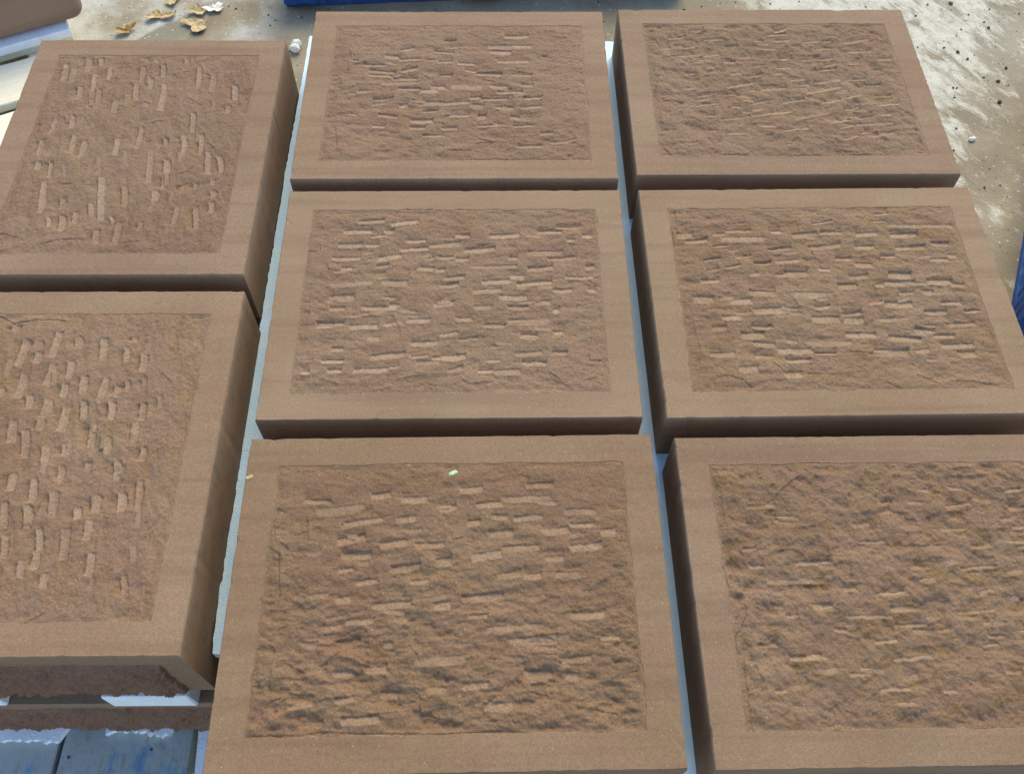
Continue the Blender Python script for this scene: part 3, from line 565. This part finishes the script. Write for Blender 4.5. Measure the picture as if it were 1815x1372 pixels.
        for a, b in zip(P[:-1], P[1:]):
            v = b - a; l2 = v @ v + 1e-9
            tt = np.clip(((x - a[0]) * v[0] + (y - a[1]) * v[1]) / l2, 0, 1)
            dx, dy = x - a[0] - tt * v[0], y - a[1] - tt * v[1]
            dd = np.hypot(dx, dy)
            sd = (dx * -v[1] + dy * v[0]) / math.sqrt(l2)
            up = dm > dd
            side = np.where(up, sd, side); dm = np.minimum(dm, dd)
        v = P[-1] - P[0]
        # the flake stands proud on the inner (or farther) side of its crack
        mid_p = P.mean(0); nrm = np.array([-v[1], v[0]]); nrm = nrm / (np.linalg.norm(nrm) + 1e-9)
        want = np.array([0.0, 1.0]) if abs(v[0]) > abs(v[1]) else np.array([-np.sign(mid_p[0]), 0.0])
        sg = np.sign(nrm @ want) or 1.0
        H[sl] += 1.3 * sstep(-.3, .3, side * sg) * np.exp(-dm / 5.5) - cd * np.exp(-(dm / cw) ** 2)
    fine = 0.45 * N1.fbm(X / 4.6 + 9, Y / 4.6, 2) + 0.42 * N3.fbm(X / 2.7, Y / 2.7 + 4, 2)
    H = H + fine * (1 - 0.75 * flat) * sstep(0, 4, e)
    # bruised arris where the panel meets the margin
    rim = np.exp(-(e / 1.5) ** 2) * (0.25 + 0.9 * N1(X / 26, Y / 26)) * sstep(.25, .55, N2(X / 5, Y / 5))
    bru = np.maximum(bru, rim * .9)
    sA, sB = (Y, X) if vertical else (X, Y)
    och = och + stain * sstep(.58, .78, N2.fbm((sA + 4 * jx) / 24 + 90, (sB + 4 * jy) / 11 + 90, 3) * .5 + .5)
    och = np.clip(och, 0, 1)
    if tuck: H = np.where(e < 1.2, np.minimum(H, -.45 + .8 * np.clip(e, -1, 1.2)), H)
    return X, Y, H, bru, och


def grid_mesh(name, X, Y, Z, wear=None, plane='XY'):
    ny, nx = X.shape
    if plane == 'XY': co = np.stack([X, Y, Z], -1).reshape(-1, 3)
    else: co = np.stack([X, -Z, Y], -1).reshape(-1, 3)        # facing -Y
    i = np.arange(ny * nx).reshape(ny, nx)
    q = np.stack([i[:-1, :-1], i[:-1, 1:], i[1:, 1:], i[1:, :-1]], -1).reshape(-1, 4)
    me = mesh_np(name, co / 1000.0, q, True)
    if wear is not None:
        at = me.attributes.new('wear', 'FLOAT_COLOR', 'POINT')
        c = np.zeros((ny * nx, 4), np.float32)
        c[:, 0] = np.clip(wear[0], 0, 1.2).ravel(); c[:, 1] = np.clip(wear[1], 0, 1).ravel(); c[:, 3] = 1
        at.data.foreach_set('color', c.ravel())
    return me


def parse(s): return [tuple(int(v) for v in t.split(',')) for t in s.split()]


MG = 0.0464
#        x        y       t      w      d      dz     H     vertical
BLK = {
    'C1': (-.1177, 1.4243, .0276, .5974, .4762, -.0020, .120, 0),
    'R1': (.5127, 1.4500, .0291, .5982, .4746, -.0021, .120, 0),
    'C2': (-.1022, .9250, .0302, .5957, .4744, -.0056, .1165, 0),
    'R2': (.5302, .9417, .0368, .6010, .4745, -.0015, .120, 0),
    'C3': (-.0814, .4164, .0350, .6038, .4758, .0024, .124, 0),
    'R3': (.5545, .4341, .0327, .6000, .4724, -.0003, .121, 0),
    'A': (-.7057, 1.2446, .0252, .4899, .5993, .0063, .191, 1),
    'B': (-.6781, .6126, .0257, .4768, .6040, .0027, .187, 1),
}
LABEL = {
    'C1': 'brown sandstone block at the back of the middle column, densest chisel cuts in its centre',
    'R1': 'brown sandstone block at the back right, beside the dusty floor, with thin slanting cuts',
    'C2': 'brown sandstone block in the centre, ringed by others, covered in short level cuts',
    'R2': 'brown sandstone block in the middle of the right column, pale chisel cuts edged with ochre',
    'C3': 'brown sandstone block at the front of the middle column, green flake on its panel',
    'R3': 'brown sandstone block at the front right corner, rough panel with ochre stains',
    'A': 'brown sandstone block at the back left with upright chisel cuts, beside the pale pallet',
    'B': 'brown sandstone block at the front left with upright chisel cuts, above a white foam spacer',
}
OPT = {
    'C1': dict(rough=.95, depth=1.1), 'R1': dict(lip=True, rough=1.3, depth=1.1, iso=True), 'C2': dict(rough=.92, depth=1.1),
    'R2': dict(rough=1.1, depth=1.3, stain=.6), 'C3': dict(rough=1.0, gainy=(.75, 2.4), stain=.4), 'R3': dict(lip=True, rough=1.75, depth=1.4, edge1=1.2, stain=.8, iso=True),
    'A': dict(rough=.95, stain=.2, depth=1.25), 'B': dict(rough=1.05, stain=.5, depth=1.45),
}
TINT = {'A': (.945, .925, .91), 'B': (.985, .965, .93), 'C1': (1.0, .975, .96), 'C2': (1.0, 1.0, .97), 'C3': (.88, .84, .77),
        'R1': (.97, .965, .95), 'R2': (1.0, .99, .94), 'R3': (.91, .885, .85)}  # stone tint per block; C3 and R3 also have the front shade painted in
GROUP = 'tooled sandstone blocks laid out in three columns'


def extra_marks(key, marks):
    """plain continuation of the tooling where the photograph is cut off"""
    rng = np.random.default_rng(77)
    out = []
    if key == 'B':
        for y in range(-215, 240, 38):
            for x in range(-165, -122, 22):
                l = rng.uniform(20, 36); a = rng.uniform(-3, 3)
                yy = y + rng.uniform(-12, 12)
                out.append((x + a, yy - l / 2, x - a, yy + l / 2, 10))
    if key == 'R3':
        for y in range(-150, 150, 26):
            for x in range(190, 240, 40):
                l = rng.uniform(18, 36); yy = y + rng.uniform(-8, 8)
                out.append((x - l / 2, yy, x + l / 2, yy + 3, 6))
    # weaker strokes between the strong ones
    vert = BLK[key][7]
    hx, hy = (150, 215) if vert else (205, 145)
    for _ in range({'A': 22, 'B': 26, 'C1': 14, 'C2': 26, 'C3': 26, 'R1': 16, 'R2': 22, 'R3': 34}[key]):
        x, y = rng.uniform(-hx, hx), rng.uniform(-hy, hy)
        l = rng.uniform(10, 26); sk = rng.uniform(-2, 3)
        if vert: out.append((x + sk, y - l / 2, x - sk, y + l / 2, -8))
        else: out.append((x - l / 2, y - sk / 2, x + l / 2, y + sk, -6))
    return marks + out


ROOT = {}
STEP = 1.3
for n_, key in enumerate(('A', 'B', 'C1', 'C2', 'C3', 'R1', 'R2', 'R3')):
    x, y, t, w, d, dz, h, vert = BLK[key]
    root = thing('stone_block', LABEL[key], 'stone block', (x, y, ZT + dz - h), t, GROUP)
    ROOT[key] = root
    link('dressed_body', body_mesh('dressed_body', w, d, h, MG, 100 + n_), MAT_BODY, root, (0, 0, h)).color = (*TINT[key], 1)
    PW, PD = (w - 2 * MG) * 1000, (d - 2 * MG) * 1000
    X, Y, H, bru, och = relief(PW, PD, STEP, 300 + 10 * n_, extra_marks(key, parse(MARKS[key])), parse(CRACKS[key]), bool(vert), tuck=4.0, **OPT[key])
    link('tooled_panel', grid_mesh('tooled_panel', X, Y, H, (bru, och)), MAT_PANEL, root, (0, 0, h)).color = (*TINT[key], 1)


def rock_face(parent, w, z0, z1, yoff, seed, bulge):
    """projecting rough face on the front side of a block"""
    X, Y, H, bru, och = relief(w * 1000, (z1 - z0) * 1000, 1.6, seed, [], [], False, 3.0, edge0=-1.0, edge1=bulge)
    e = np.minimum(w * 500 - np.abs(X), (z1 - z0) * 500 - np.abs(Y))
    N_ = Noise(seed + 5)
    m_ = sstep(.5, 5.0, e + 6 * N_.fbm(X / 28, Y / 20, 2) + 1.2 * N_.fbm(X / 7, Y / 7, 2)) * sstep(0, 2.6, e)
    ridge = 3.2 * np.abs(N_.fbm(X / 34 + 3, Y / 15, 4, .6)) + 1.4 * np.abs(N_.fbm(X / 11, Y / 8 + 9, 3, .6))
    H = -1.0 + m_ * (1.8 + np.maximum(H * .7, 0) + 4.0 * ridge)
    me = grid_mesh('rock_face', X, Y, H, (bru, och), 'XZ')
    return link('rock_face', me, MAT_ROCK, parent, (0, yoff, (z0 + z1) / 2))


rb = ROOT['B']
rock_face(rb, .4768 - .075, .002, .187 - .040, -.6040 / 2, 555, 5.5)


# lower tier: the block whose rough front shows under the front left block, and the hidden supports
def plain_block(label, x, y, t, w, d, z0, z1, seed, group=None):
    r = thing('stone_block', label, 'stone block', (x, y, z0), t, group)
    rng = np.random.default_rng(seed)
    hw, hd, h = w / 2, d / 2, z1 - z0
    L = [rect_loop(hw - .001, hd - .001, 0, 60, 0, rng), rect_loop(hw, hd, .002, 60, 0, rng),
         rect_loop(hw, hd, h - .003, 60, .0002, rng), rect_loop(hw - .0015, hd - .0015, h, 60, .0002, rng)]
    link('dressed_body', loops_mesh('dressed_body', L, True, True), MAT_BODY, r)
    return r


lowB = plain_block('sandstone block with rough front face, lower tier under the front left block', -.6781, .605, .0257, .4768, .604, ZT - .40, ZT - .24, 41)
rock_face(lowB, .4768 - .03, .004, .160 - .022, -.302, 777, 5.0)
plain_block('plain sandstone block, lower tier under the back left block', -.7057, 1.2446, .0252, .4768, .599, ZT - .40, ZT - .24, 42)
LOW = 'hidden lower tier under the foam sheets'
for i, key in enumerate(('C1', 'C2', 'C3', 'R1', 'R2', 'R3')):
    x, y, t, w, d, dz, h, v_ = BLK[key]
    plain_block('plain sandstone block of the lower tier beneath the %s block' % {'C1': 'back middle', 'C2': 'centre', 'C3': 'front middle', 'R1': 'back right', 'R2': 'right-hand', 'R3': 'front right'}[key], x + (.012 if key[0] == 'C' else 0), y, t, w - .05, d - .01, ZT - .38, ZT - .14, 60 + i, LOW)


# ------------------------------------------------------------------ foam
def poly_slab(name, outline, z0, z1, mat, parent=None):
    """flat sheet with a ragged outline (list of xy)"""
    bm = bmesh.new()
    lo = [bm.verts.new((x, y, z0)) for x, y in outline]
    hi = [bm.verts.new((x, y, z1)) for x, y in outline]
    n = len(outline)
    bm.faces.new(hi); bm.faces.new(lo[::-1])
    for i in range(n):
        bm.faces.new((lo[i], lo[(i + 1) % n], hi[(i + 1) % n], hi[i]))
    me = bpy.data.meshes.new(name)
    bmesh.ops.recalc_face_normals(bm, faces=bm.faces)
    bm.to_mesh(me); bm.free()
    return link(name, me, mat, parent)


def ragged(p, q, n, amp, rng):
    p, q = np.array(p, float), np.array(q, float)
    v = q - p; nr = np.array([-v[1], v[0]]) / np.linalg.norm(v)
    a = np.cumsum(rng.normal(0, 1, n)) * .35 + rng.normal(0, 1, n)
    a = (a - np.linspace(a[0], a[-1], n)) * amp
    return [tuple(p + v * i / n + nr * a[i]) for i in range(n)]


FS = 'pale blue foam sheets between the tiers'
frng = np.random.default_rng(5)
for (xa, xb, ya, yb, lab) in (
        (-.4665, -.458, 1.1904, 1.728, 'pale blue foam sheet under the back pair of blocks, showing in the gap between them'),
        (-.4575, -.444, .6854, 1.190, 'pale blue foam sheet under the middle pair of blocks, showing in the gap between them'),
        (-.441, -.426, .165, .685, 'pale blue foam sheet under the front pair of blocks, showing in the gap between them')):
    if ya < .3:
        left = ragged((xa, yb), (-.4335, .458), 30, .0005, frng) + ragged((-.4365, .456), (-.4275, .347), 16, .0004, frng) + [(-.33, .345), (-.32, ya)]
    else:
        left = ragged((xa, yb), (xb, ya), 70, .0005, frng) + [(xb, ya)]
    rt = [(.845, ya), (.815, yb)] if yb < 1.5 else [(.845, ya), (.805, yb - .03), (.20, yb)]
    o = poly_slab('foam_sheet', left + rt, ZT - .14, ZT - .1205, MAT_FOAM_BLUE)
    tag(o, lab, 'foam sheet', FS)


def foam_block(label, x0, x1, y0, y1, z0, z1, group=None, rz=0.0, name='foam_spacer'):
    bm = bmesh.new()
    bmesh.ops.create_cube(bm, size=1)
    bmesh.ops.scale(bm, vec=(x1 - x0, y1 - y0, z1 - z0), verts=bm.verts)
    bmesh.ops.bevel(bm, geom=bm.edges[:], offset=.0025, segments=1, affect='EDGES')
    me = bpy.data.meshes.new(name); bm.to_mesh(me); bm.free()
    bmesh_off = ((x0 + x1) / 2, (y0 + y1) / 2, (z0 + z1) / 2)
    return tag(link(name, me, MAT_FOAM, None, bmesh_off, (0, 0, rz)), label, 'foam spacer', group)


SPG = 'foam spacers under the left column'
foam_block('white foam spacer bar showing in full under the front left block', -.604, -.474, .3035, .40, ZT - .24, ZT - .1845, SPG, .0257)
foam_block('white foam spacer cut off by the left edge, under the front left block', -.895, -.765, .2985, .40, ZT - .24, ZT - .1845, SPG, .0257)
for (yy, xx, lab) in ((.82, -.68, 'hidden foam spacer under the rear of the front left block'), (1.06, -.70, 'hidden foam spacer under the front of the back left block'), (1.45, -.70, 'hidden foam spacer under the rear of the back left block')):
    foam_block(lab, xx - .2, xx + .2, yy - .04, yy + .04, ZT - .24, ZT - .1845, SPG)

trng = np.random.default_rng(12)
tag(poly_slab('torn_foam', ragged((-.88, .278), (-.745, .277), 26, .0022, trng) + [(-.738, .30), (-.74, .42), (-.9, .42)], ZT - .4145, ZT - .4005, MAT_FOAM),
    'torn white foam on the left worn blue board under the lower block', 'foam sheet', 'torn foam on the blue boards')
tag(poly_slab('torn_foam', ragged((-.672, .289), (-.562, .290), 26, .0026, trng) + [(-.556, .31), (-.56, .44), (-.68, .44)], ZT - .4145, ZT - .4005, MAT_FOAM),
    'torn white foam on the right worn blue board under the lower block', 'foam sheet', 'torn foam on the blue boards')
for (x0, x1, y0, y1, lab) in ((-.89, -.50, .62, .80, 'hidden foam under the lower block at the front left'), (-.92, -.52, 1.0, 1.5, 'hidden foam under the lower block at the back left')):
    tag(poly_slab('foam_sheet', [(x0, y0), (x1, y0), (x1, y1), (x0, y1)], ZT - .4145, ZT - .4005, MAT_FOAM), lab, 'foam sheet', 'hidden foam on the left pallet')


# ------------------------------------------------------------------ pallets
def board(name, parent, mat, L, W, T, loc, rz=0.0, seed=0):
    """timber along its own X axis with eased, slightly uneven edges"""
    rng = np.random.default_rng(seed)
    bm = bmesh.new()
    bmesh.ops.create_cube(bm, size=1)
    bmesh.ops.scale(bm, vec=(L, W, T), verts=bm.verts)
    bmesh.ops.subdivide_edges(bm, edges=[e for e in bm.edges if abs((e.verts[0].co - e.verts[1].co).x) > L * .5], cuts=14)
    for v in bm.verts:
        v.co.y += rng.normal(0, .0009); v.co.z += rng.normal(0, .0005)
    bmesh.ops.bevel(bm, geom=[e for e in bm.edges if e.calc_face_angle(0) > 1.0], offset=.0022, segments=1, affect='EDGES')
    me = bpy.data.meshes.new(name); bm.to_mesh(me); bm.free()
    return link(name, me, mat, parent, loc, (0, 0, rz))


# worn blue pallet under the left column: deck boards run away from the camera
zb = ZT - .415
pl = thing('pallet', 'worn pale blue wooden pallet under the left column, front board ends showing', 'pallet', (-.70, .80, 0), 0.0)
bx = [(-.860, -.750), (-.743, -.528)]
for i, (a, b) in enumerate(((-.975, -.752), (-.7455, -.528))):
    board('deck_board', pl, MAT_BLUE_WORN, 1.5, b - a, .022, ((a + b) / 2 + .70, .115, zb - .011), math.pi / 2, 20 + i)
def nail(parent, x, y, z):
    bm = bmesh.new()
    bmesh.ops.create_cone(bm, cap_ends=True, segments=10, radius1=.0030, radius2=.0026, depth=.0012)
    me = bpy.data.meshes.new('nail'); bm.to_mesh(me); bm.free()
    link('nail', me, MAT_GRIT, parent, (x, y, z + .0004))


for (nx_, ny_) in ((-.030, -.545), (.105, -.530)):
    nail(pl, nx_, ny_, zb)
for i, yy in enumerate((-.52, .1, .80)):
    board('bearer', pl, MAT_BLUE_WORN, .46, .09, zb - .024, (-.05, yy, (zb - .024) / 2 + .001), 0, 30 + i)

# pallet and foam under the middle and right columns
tag(poly_slab('foam_sheet', [(-.4985, .17), (.80, .20), (.78, 1.68), (-.535, 1.66), (-.512, .31)], ZT - .40, ZT - .3805, MAT_FOAM),
    'white foam sheet low down, a strip of its left edge showing beside the blue board', 'foam sheet')
pr = thing('pallet', 'wooden pallet hidden under the middle and right columns', 'pallet', (.15, .92, 0), 0.0)
zr = ZT - .4015
for i in range(6):
    board('deck_board', pr, MAT_PALE, 1.46, .17, .022, (-.545 + i * .205, 0, zr - .011), math.pi / 2, 60 + i)
for i, yy in enumerate((-.62, 0, .62)):
    board('bearer', pr, MAT_PALE, 1.2, .09, zr - .024, (-.02, yy, (zr - .024) / 2 + .001), 0, 70 + i)

# pale pine pallet at the top left with a stone on it
ca, sa = .885, .465
ang = math.atan2(sa, ca)
zp = ZT - .40
pp = thing('pallet', 'pale new pine pallet behind the left column, dark gaps between its boards', 'pallet', (-1.315, 1.965, 0), ang)
# local x along the boards, local y away from the camera
for i, (yc, W) in enumerate(((-.262, .155), (-.0745, .155), (.123, .155), (.305, .145))):
    board('deck_board', pp, MAT_PALE, 1.1, W, .022, (-.40, yc, zp - .011), 0, 80 + i)
for i, xx in enumerate((-.86, -.40, .062)):
    board('bearer', pp, MAT_PALE, .70, .07, .075, (xx, .03, zp - .0600), math.pi / 2, 90 + i)
    board('bottom_board', pp, MAT_PALE, .70, .10, .030, (xx, .03, .0165), math.pi / 2, 95 + i)

fo = foam_block('white foam bar under the rounded stone at the top left', 0, 1.0, 0, .075, ZT - .3995, ZT - .376, None, 0, 'foam_spacer')
c0 = np.array([-1.366, 1.982]); e0 = np.array([ca, sa]); n0 = np.array([-sa, ca])
pc = c0 + e0 * (-.80 + .5) + n0 * (.0 + .0375) + e0 * .0
pc = c0 + e0 * (.190 - .5) + n0 * .034
fo.location = (pc[0], pc[1], ZT - .38775); fo.rotation_euler = (0, 0, ang)

bm = bmesh.new()
bmesh.ops.create_cube(bm, size=1)
bmesh.ops.scale(bm, vec=(1.1, .34, .165), verts=bm.verts)
bmesh.ops.bevel(bm, geom=bm.edges[:], offset=.036, segments=6, affect='EDGES', profile=.5)
for f in bm.faces: f.smooth = True
me = bpy.data.meshes.new('rounded_stone'); bm.to_mesh(me); bm.free()
pc = c0 + e0 * (.245 - .55) + n0 * (.012 + .17)
rs = link('rounded_stone', me, MAT_PURPLE, None, (pc[0], pc[1], ZT - .3755 + .0825), (0, 0, ang))
tag(rs, 'purplish brown stone with rounded edges on the pale pallet at the top left', 'stone')


def blue_pallet(label, loc, rz, L, W, h, nb, seed):
    p = thing('pallet', label, 'pallet', loc, rz, 'blue painted pallets standing on the floor')
    bw = W / nb * .86
    for i in range(nb):
        board('deck_board', p, MAT_BLUE, L, bw, .02, (L / 2, bw / 2 + i * (W - bw) / max(nb - 1, 1), h - .010), 0, seed + i)
    for i, xx in enumerate((.06, L / 2, L - .06)):
        for j, yy in enumerate((.05, W / 2, W - .05)):
            board('block', p, MAT_BLUE, .12, .10, h - .046, (xx, yy - (.022 if j == 0 else 0), .0245 + (h - .046) / 2), 0, seed + 20 + 3 * i + j)
    for j, yy in enumerate((.05, W / 2, W - .05)):
        board('bottom_board', p, MAT_BLUE, L, .10, .022, (L / 2, yy, .012), 0, seed + 40 + j)
    return p


blue_pallet('dark blue painted pallet on the floor behind the middle column, at the top edge', (-.695, 2.383, 0), .095, 1.2, .8, .13, 6, 200)
blue_pallet('bright blue painted pallet on the floor at the right edge beside the dusty concrete', (1.703, .998, 0), math.radians(68), 1.0, .6, .13, 5, 300)


# ------------------------------------------------------------------ small things on the floor
def leaf(label, x, y, size, rz, mat, seed, curl=.35, flat=1.0):
    rng = np.random.default_rng(seed)
    n = 22
    out = []
    for i in range(n):
        a = 2 * math.pi * i / n
        r = size * (.62 + .20 * math.cos(2 * a + seed) + .13 * math.cos(3 * a + 2 * seed) + rng.uniform(-.15, .15))
        out.append((r * math.cos(a), r * math.sin(a) * .72))
    co = [(0, 0, .002)]; faces = []
    for ring, f in enumerate((.5, 1.0)):
        for (px, py) in out:
            px, py = px * f, py * f
            z = curl * .6 * (px * px * .8 + abs(py) * size * .45 + .5 * px * py) / size + rng.uniform(0, .006) * f
            co.append((px, py, .003 + z * flat))
    for i in range(n):
        j = (i + 1) % n
        faces.append((0, 1 + i, 1 + j))
        faces.append((1 + i, 1 + n + i, 1 + n + j, 1 + j))
    top = len(co)
    allc = co + [(a, b, c - .0007) for a, b, c in co]
    allf = faces + [tuple(v + top for v in f[::-1]) for f in faces]
    for i in range(n):
        j = (i + 1) % n
        allf.append((1 + n + i, 1 + n + i + top, 1 + n + j + top, 1 + n + j))
    me = bpy.data.meshes.new('dry_leaf')
    me.from_pydata(allc, [], allf); me.update()
    o = link('dry_leaf', me, mat, None, (x, y, .0012), (rng.uniform(-.06, .06), rng.uniform(-.06, .06), rz))
    return tag(o, label, 'leaf', 'dry leaves on the floor behind the left column')


leaf('yellowish dry leaf lying alone on the edge of the dark floor patch', -1.06, 2.325, .052, .4, MAT_LEAF, 1)
leaf('wide tan dry leaf, the nearest of the right-hand leaf cluster', -.945, 2.290, .060, .1, MAT_LEAF, 2, .22)
leaf('upright curled tan leaf at the back of the leaf cluster', -.953, 2.352, .044, 1.2, MAT_LEAF, 3, .75)
leaf('pale whitish leaf at the right end of the leaf cluster', -.905, 2.366, .042, -.35, MAT_CHIP, 4, .2)
leaf('orange-brown curled leaf nearest the left column, on the dark floor patch', -1.142, 2.258, .040, .3, MAT_LEAF2, 5, .6)
leaf('tiny pale leaf scrap between the yellow leaf and the cluster', -1.022, 2.332, .017, .9, MAT_LEAF, 6, .4)
leaf('tan dry leaf cut by the top edge of the picture', -1.035, 2.405, .045, 1.5, MAT_LEAF, 7, .4)


def lump(name, x, y, z, r, mat, seed, sc=(1, 1, .6), rz=0.0, parts=((0, 0),)):
    rng = np.random.default_rng(seed)
    bm = bmesh.new()
    for (ox, oy) in parts:
        res = bmesh.ops.create_icosphere(bm, subdivisions=2, radius=r)
        for v in res['verts']:
            v.co *= 1 + rng.uniform(-.16, .16)
            v.co.x = v.co.x * sc[0] + ox; v.co.y = v.co.y * sc[1] + oy; v.co.z *= sc[2]
    me = bpy.data.meshes.new(name); bm.to_mesh(me); bm.free()
    return link(name, me, mat, None, (x, y, z), (0, 0, rz))


tag(lump('foam_crumb', -.640, 2.183, .013, .017, MAT_CHIP, 3, (.8, .9, .7), 1.3, ((0, 0), (.021, .003))), 'white peanut-shaped foam crumb on the floor between the two back columns', 'foam crumb')
tag(lump('stone_chip', 1.228, 1.875, .0045, .011, MAT_CHIP, 4, (1, .6, .5), .5), 'white stone chip on the dusty floor right of the back right block', 'stone chip')

grng = np.random.default_rng(9)
bm = bmesh.new()
for i in range(330):
    if i < 18: gx, gy, rr = grng.uniform(1.12, 1.60), grng.uniform(1.75, 2.5), grng.uniform(.003, .0062)
    elif i < 150: gx, gy, rr = grng.uniform(.95, 1.65), grng.uniform(1.2, 2.5), grng.uniform(.0012, .0034)
    else: gx, gy, rr = grng.uniform(-1.1, 1.0), grng.uniform(2.1, 2.5), grng.uniform(.0012, .004)
    res = bmesh.ops.create_icosphere(bm, subdivisions=1, radius=rr)
    for v in res['verts']:
        v.co *= 1 + grng.uniform(-.42, .35)
        v.co = Vector((v.co.x * 1.15 + gx, v.co.y + gy, v.co.z * .7 + rr * .5))
me = bpy.data.meshes.new('grit'); bm.to_mesh(me); bm.free()
tag(link('grit', me, MAT_GRIT), 'dark grit and crumbs scattered over the dusty concrete floor', 'grit', kind='stuff')

# flake on the front middle block
fl = lump('green_flake', -.0861, .5908, ZT + .0035, .0042, MAT_GREEN, 8, (1.2, .8, .35), .3, ((0, 0), (.004, .001)))
tag(fl, 'tiny pale green flake on the tooled panel of the front middle block', 'flake')
fl = lump('stone_flake', -.3827, .5792, ZT + .0030, .0045, MAT_LEAF, 11, (1.3, .7, .3), .6)
tag(fl, 'small tan flake on the left margin of the front middle block', 'flake')
